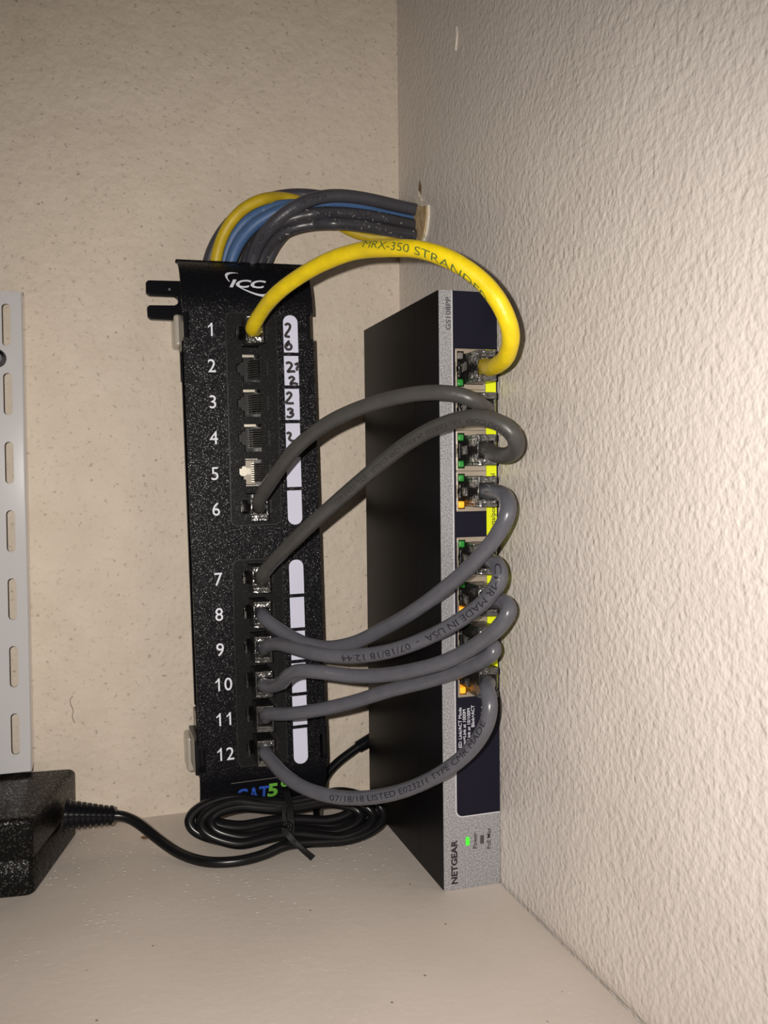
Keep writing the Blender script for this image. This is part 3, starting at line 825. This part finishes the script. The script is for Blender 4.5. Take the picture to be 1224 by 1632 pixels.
# printed words
bm = bmesh.new(); text_bm(bm, text_mesh('GS108PP', 3.0, 0.0), lambda x, y: (4.8 - y * 0.95, -0.06, 220.6 + x * 1.14)); obj('model_lettering', bm, M_INK, sw)
bm = bmesh.new(); text_bm(bm, text_mesh('NETGEAR', 3.5, 0.13), lambda x, y: (5.6 - y, -0.06, 2.2 + x * 1.14)); obj('maker_lettering', bm, M_INK, sw)
bm = bmesh.new(); text_bm(bm, text_mesh('Power', 2.5, 0.03), lambda x, y: (14.2 - y, -0.06, 15.3 + x)); obj('power_lettering', bm, M_INK, sw)
bm = bmesh.new(); text_bm(bm, text_mesh('PoE Max', 2.4, 0.02), lambda x, y: (20.2 - y, -0.06, 14.4 + x)); obj('budget_lettering', bm, M_INK, sw)
bm = bmesh.new()
for s, u, z in (('LED: Link/ACT Mode', 7.9, 55.8), ('Green=Link at 1000M', 9.7, 54.6), ('Yellow=Link at 10/100M', 11.6, 53.0), ('Blink=ACT', 13.4, 64.5), ('PoE Mode', 17.6, 65.2)):
    text_bm(bm, text_mesh(s, 1.95, 0.0), su(None, u, z))
    tm_ = None
obj('legend_lettering', bm, M_WHITE, sw, label='white printed light legend')
obj('power_light', box(9.4, 11.0, -0.35, 0.4, 17.1, 20.5), M_PWR, sw, bevel=0.3, label='lit green power light')
obj('budget_light', box(15.7, 17.3, -0.15, 0.4, 17.0, 20.4), M_DIM, sw, bevel=0.15, label='unlit grey indicator')

# ------------------------------------------------------------------ patch cords
def plug_bm():
    """clear modular plug, mouth of the socket at y=0, cable end at y=-12; latch on -x"""
    bm = bmesh.new()
    t_, w = 3.9, 5.85
    # body shell as four walls and a nose, so that it reads as a hollow clear block
    bx(bm, -t_, t_, -12.2, 8.0, w - 1.1, w); bx(bm, -t_, t_, -12.2, 8.0, -w, -w + 1.1)
    bx(bm, -t_, -t_ + 0.9, -12.2, 8.0, -w + 1.1, w - 1.1); bx(bm, t_ - 0.9, t_, -12.2, 8.0, -w + 1.1, w - 1.1)
    bx(bm, -t_ + 0.9, t_ - 0.9, -3.4, -2.2, -w + 1.1, w - 1.1)
    for za, zb in ((3.3, w), (-w, -3.3)):
        prism(bm, [(-t_, -10.6), (-t_ + 0.5, -12.25), (t_ - 1.6, -13.6), (t_, -12.9), (t_, -10.6)], lambda x, y: (x, y, za), lambda x, y: (x, y, zb))
    bmesh.ops.recalc_face_normals(bm, faces=bm.faces)
    return bm
def latch_bm():
    bm = bmesh.new()
    prism(bm, [(-3.9, 7.0), (-3.9, 5.8), (-5.6, -4.0), (-6.6, -9.6), (-7.5, -9.6), (-6.4, -3.6), (-4.9, 6.6)], lambda x, y: (x, y, -1.7), lambda x, y: (x, y, 1.7))
    prism(bm, [(-4.3, 5.5), (-5.4, 0.2), (-6.2, 0.2), (-5.0, 5.5)], lambda x, y: (x, y, -3.0), lambda x, y: (x, y, 3.0))
    bmesh.ops.recalc_face_normals(bm, faces=bm.faces); return bm
def wires_bm(seed):
    bm = bmesh.new(); r = random.Random(seed)
    for i in range(8):
        z = (i - 3.5) * 1.0
        cyl(bm, (0.5, 6, z), (0.3, -1.5, z), 0.45, n=8, mi=(i * 5 + seed) % 6); cyl(bm, (0.3, -1.5, z), (r.uniform(-.6, .8), -6.5, z * 0.45), 0.45, n=8, mi=(i * 5 + seed) % 6)
    return bm
plug0 = []
def add_plug(parent, wloc, rot):
    pl = Vector(wloc) * MM - parent.location
    if not plug0:
        a = obj('plug', plug_bm(), M_CLEAR, parent, bevel=0.25, label='clear plastic plug'); b = obj('latch', latch_bm(), M_CLEAR, a, bevel=0.2); c_ = obj('wires', wires_bm(1), WIRES, a)
        plug0.append((a, b, c_))
    else:
        a0, b0, c0 = plug0[0]
        a = a0.copy(); COL.objects.link(a); a.parent = parent
        for q in (b0, c0):
            k_ = q.copy(); COL.objects.link(k_); k_.parent = a
    a.location = pl; a.rotation_euler = rot

def jackw(i, y=-40.7):
    z = (JZ1 + JZ2)[i]; return pw(JX + sh(z), y, z)
def portw(i, y=0.0, du=14.25): return sp_(du, y, PZ[i])

def cord(label, m, r, ji, si, mids, prints, m_print, wob=0.012, seed=0, plug_yaw=0.0):
    a, b = jackw(ji), portw(si)
    root = thing('patch_cable', label, 'patch cable', a, group='patch cords between the panel and the switch')
    pts = [a + Vector((0.5, -5.5, 0)), a + Vector((0.6, -10.5, 0))] + [at(*q) for q in mids] + [b + Vector((0.2, -10.8, 0)), b + Vector((0, -5.0, 0))]
    P = spline(pts, 0.7, 8)
    Pl = [p - a for p in P]
    obj('jacket', tube(Pl, r, 20, wob, seed), m, root, smooth=True)
    if prints:
        bm = bmesh.new()
        for s, size, px, py, rev, phi, sx, *tw in prints:
            cable_print(bm, P, r * (1 + wob), s, size, nearest(P, px, py), rev, phi, sx, 0.0, *tw)
        bmesh.ops.translate(bm, verts=bm.verts, vec=-a)
        obj('cable_print', bm, m_print, root)
    add_plug(root, a, (0, TH, 0)); add_plug(root, b, (0, SWT, 0))
    return root

RG = 2.9
cord('bright yellow patch cable arching from the top panel port to the top switch port', M_YEL, 3.05, 0, 0,
     [(402, 524, -58), (416, 498, -70), (441, 468, -85), (478, 440, -98), (522, 416, -112), (570, 400, -126), (620, 396, -142), (670, 398, -156), (722, 416, -166), (770, 450, -172), (800, 490, -175), (814, 530, -173), (808, 566, -164), (792, 582, -152), (780, 586, -141)],
     [('MRX-350 STRANDED', 4.0, 586, 392, False, 0.55, 1.62, -0.026)], M_PRINTG, 0.022, 1)
cord('dark grey patch cable rising from panel port 6 to the second switch port', M_GRYD, RG, 5, 1,
     [(412, 800, -57), (422, 782, -64), (442, 752, -75), (470, 716, -86), (512, 681, -97), (560, 656, -109), (620, 636, -122), (680, 626, -135), (726, 628, -143), (756, 638, -146), (769, 648, -141)],
     [], None, 0.01, 2)
cord('dark grey patch cable from panel port 7 looping to the third switch port', M_GRYD, 3.0, 6, 2,
     [(418, 917, -57), (430, 900, -63), (452, 878, -72), (492, 839, -84), (542, 795, -95), (600, 745, -109), (655, 703, -124), (708, 676, -139), (758, 665, -152), (794, 673, -159), (818, 692, -162), (823, 712, -158), (810, 725, -149), (793, 725, -141)],
     [('SHOU CORP. (UL) E208333 24 AWG CMR CULUS - ETL VERIFIED', 2.6, 818, 690, True, 0.1, 1.25)], M_PRINTD, 0.012, 3)
cord('grey patch cable from panel port 8 sweeping up to the fourth switch port', M_GRY, 2.95, 7, 3,
     [(420, 984, -56), (436, 997, -60), (458, 1012, -65), (485, 1025, -72), (520, 1032, -79), (560, 1026, -88), (610, 1003, -101), (660, 974, -117), (710, 937, -131), (760, 892, -145), (794, 850, -153), (810, 816, -156), (806, 792, -150), (790, 784, -141)],
     [], None, 0.01, 4)
cord('grey patch cable printed with a date from panel port 9 to the fifth switch port', M_GRY, 2.95, 8, 4,
     [(424, 1029, -57), (442, 1026, -66), (470, 1033, -79), (510, 1043, -91), (560, 1046, -101), (620, 1038, -113), (680, 1017, -125), (738, 985, -138), (780, 950, -148), (797, 922, -152), (795, 904, -149), (783, 894, -141)],
     [('CMR MADE IN USA  -  07/18/18 12:44', 3.7, 799, 905, True, 0.1, 1.42)], M_PRINT, 0.01, 5)
cord('grey patch cable with an S bend from panel port 10 to the sixth switch port', M_GRY, 2.95, 9, 5,
     [(420, 1092, -57), (434, 1094, -64), (449, 1088, -72), (460, 1076, -79), (476, 1069, -85), (510, 1071, -91), (560, 1077, -98), (610, 1076, -107), (660, 1068, -118), (715, 1052, -130), (768, 1022, -143), (798, 996, -151), (812, 972, -153), (804, 960, -148), (790, 957, -141)],
     [], None, 0.01, 6)
cord('grey patch cable running from panel port 11 to the seventh switch port', M_GRY, 2.9, 10, 6,
     [(424, 1138, -57), (442, 1138, -65), (470, 1137, -73), (520, 1129, -82), (565, 1118, -90), (620, 1101, -101), (680, 1086, -114), (730, 1070, -126), (770, 1052, -138), (788, 1037, -143), (784, 1027, -139)],
     [], None, 0.01, 7)
cord('grey patch cable hanging lowest of all from panel port 12 to the bottom switch port', M_GRY, 2.9, 11, 7,
     [(422, 1199, -57), (434, 1214, -64), (452, 1234, -73), (480, 1253, -82), (518, 1267, -91), (560, 1272, -99), (610, 1268, -110), (660, 1254, -121), (710, 1228, -133), (752, 1192, -143), (777, 1150, -149), (781, 1120, -149), (776, 1099, -144)],
     [('07/18/18 LISTED E023211 TYPE CMR MADE', 3.3, 530, 1268, False, 0.1, 1.42)], M_PRINT, 0.01, 8)

# ------------------------------------------------------------------ cables from the wall hole down behind the panel
import numpy as np
BUNDLE = []
def wall_cable(label, m, r, pts, prints=(), seed=0, m_print=None):
    W = [at(*q) for q in pts]
    d0 = W[0] - Vector((0, 0, 1)) * 26; d0.y = W[0].y + 1
    end = W[-1]; W += [Vector((end.x + 9, end.y - 0.5, end.z - 0.6)), Vector((end.x + 24, end.y - 1, end.z - 1))]
    BUNDLE.append((label, m, r, spline([d0] + W, 0.8, 8), prints, seed, m_print or M_PRINT))
def settle_bundle():
    # no cable may run through another: slide them apart in depth
    Ps = [np.array([tuple(p) for p in b[3]]) for b in BUNDLE]; C0 = np.array(CAM)
    for it in range(60):
        D = [np.zeros(len(P)) for P in Ps]; V = [(P - C0) / np.linalg.norm(P - C0, axis=1)[:, None] for P in Ps]
        for i in range(len(Ps)):
            for j in range(i + 1, len(Ps)):
                df = Ps[i][:, None] - Ps[j][None]; ds = np.linalg.norm(df, axis=2); need = BUNDLE[i][2] + BUNDLE[j][2] + 0.05
                dep = (df * V[i][:, None]).sum(2)
                k = ds.argmin(1); o_ = need - ds[np.arange(len(k)), k]; sg = np.where(dep[np.arange(len(k)), k] >= 0, 1, -1)
                D[i] += np.where(o_ > 0, o_ * sg * 0.35, 0)
                k = ds.argmin(0); o_ = need - ds[k, np.arange(len(k))]; sg = np.where(dep[k, np.arange(len(k))] >= 0, -1, 1)
                D[j] += np.where(o_ > 0, o_ * sg * 0.35, 0)
        for i, P in enumerate(Ps):
            d = np.convolve(np.pad(D[i], 6, 'edge'), np.ones(13) / 13, 'valid'); P += V[i] * d[:, None]
            P[:, 1] = np.minimum(P[:, 1], -BUNDLE[i][2] - 0.2)
            for _ in range(2): P[1:-1] = (P[:-2] + 2 * P[1:-1] + P[2:]) / 4
    for (label, m, r, P, prints, seed, mp), Q in zip(BUNDLE, Ps):
        P = [Vector(q) for q in Q]; base = P[0].copy()
        root = thing('network_cable', label, 'cable', base, group='cables from the hole in the wall')
        Pl = [p - base for p in P]
        obj('jacket', tube(Pl, r, 18, 0.012, seed), m, root, smooth=True)
        if prints:
            bm = bmesh.new()
            for s, size, px, py, rev, phi, sx in prints: cable_print(bm, P, r, s, size, nearest(P, px, py), rev, phi, sx)
            bmesh.ops.translate(bm, verts=bm.verts, vec=-base)
            obj('cable_print', bm, mp, root)
wall_cable('yellow cable curving out of the wall hole into the top of the panel', M_YEL2, 2.7,
     [(342, 440, -16), (342, 420, -17), (347, 395, -20), (361, 360, -25), (388, 330, -27), (424, 314, -27), (466, 317, -21), (515, 340, -11), (560, 371, -8), (600, 380, -10), (635, 376, -13), (650, 366, -16)], seed=11)
wall_cable('slate grey cable at the back of the bundle, leftmost into the panel', M_GRYB, 2.8,
     [(328, 440, -10), (330, 418, -10), (343, 385, -12), (374, 345, -13), (420, 318, -14), (462, 309, -16), (510, 312, -18), (565, 322, -18), (620, 333, -18), (650, 338, -17)], seed=12)
wall_cable('blue cable directly below the yellow one where they enter the panel', M_BLUE, 2.75,
     [(353, 440, -14), (357, 408, -15), (372, 372, -19), (400, 343, -22), (440, 328, -22), (485, 326, -23), (540, 334, -22), (600, 344, -19), (650, 350, -17)], seed=13)
wall_cable('blue cable in the middle of the bundle, longest stretch of blue in view', M_BLUE, 2.75,
     [(363, 440, -18), (370, 404, -20), (394, 367, -27), (430, 341, -32), (482, 326, -34), (540, 324, -33), (600, 334, -28), (656, 349, -23)], seed=14)
wall_cable('slate grey printed cable crossing in front along the top of the bundle', M_GRYB, 3.0,
     [(396, 440, -18), (402, 408, -21), (420, 373, -31), (446, 345, -38), (482, 322, -40), (524, 311, -40), (575, 315, -36), (620, 325, -30), (658, 334, -25)],
     [('(ETL) VERIFIED CAT 5E 4/PR UTP 24', 2.5, 405, 400, False, -0.1, 1.15)], 15)
wall_cable('glossy dark grey cable below the blue one with white dust at the wall', M_GRYDUST, 2.8,
     [(384, 440, -16), (394, 406, -19), (424, 368, -30), (468, 346, -38), (520, 338, -39), (580, 343, -36), (630, 352, -30), (660, 359, -25)],
     [('AWG 24  CMR  TYPE 4PR', 2.2, 505, 340, False, 0.0, 1.1)], 16)
wall_cable('dark grey cable along the lower edge of the bundle', M_GRYDUST, 2.8,
     [(408, 440, -15), (416, 410, -17), (438, 377, -27), (472, 360, -35), (520, 355, -38), (572, 359, -36), (622, 368, -30), (658, 374, -25)], seed=17)
wall_cable('grey cable behind the bundle, rightmost where it drops behind the panel', M_GRYB, 2.6,
     [(419, 440, -11), (426, 412, -12), (444, 380, -15), (478, 352, -19), (540, 348, -22), (600, 356, -20), (652, 362, -18)], seed=18)

settle_bundle()

# ------------------------------------------------------------------ small things on the shelf and wall
bm = bmesh.new(); bmesh.ops.create_icosphere(bm, subdivisions=2, radius=1.0)
for v in bm.verts: v.co = Vector((v.co.x * 1.8, v.co.y * 0.8, v.co.z * 0.6)) * (1 + 0.15 * math.sin(v.co.x * 9 + v.co.y * 5))
bmesh.ops.rotate(bm, verts=bm.verts, matrix=Matrix.Rotation(-0.5, 3, 'Z')); bmesh.ops.translate(bm, verts=bm.verts, vec=(-133.5, -26.6, 0.6))
tag(obj('crumb', bm, M_CRUMB, origin=(-133.5, -26.6, 0)), 'small brown crumb lying on the shelf beside the black cord', 'crumb')
P = spline([at(116, 1110, -0.3), at(112, 1114, -0.4), at(113, 1124, -0.4), at(117, 1132, -0.3), at(115, 1142, -0.35), at(119, 1152, -0.3)], 0.3)
g0 = P[0].copy()
tag(obj('hair', tube(P, 0.12, 6), M_HAIR, smooth=True, origin=g0), 'thin curled dark hair stuck to the back wall above the power brick', 'hair')
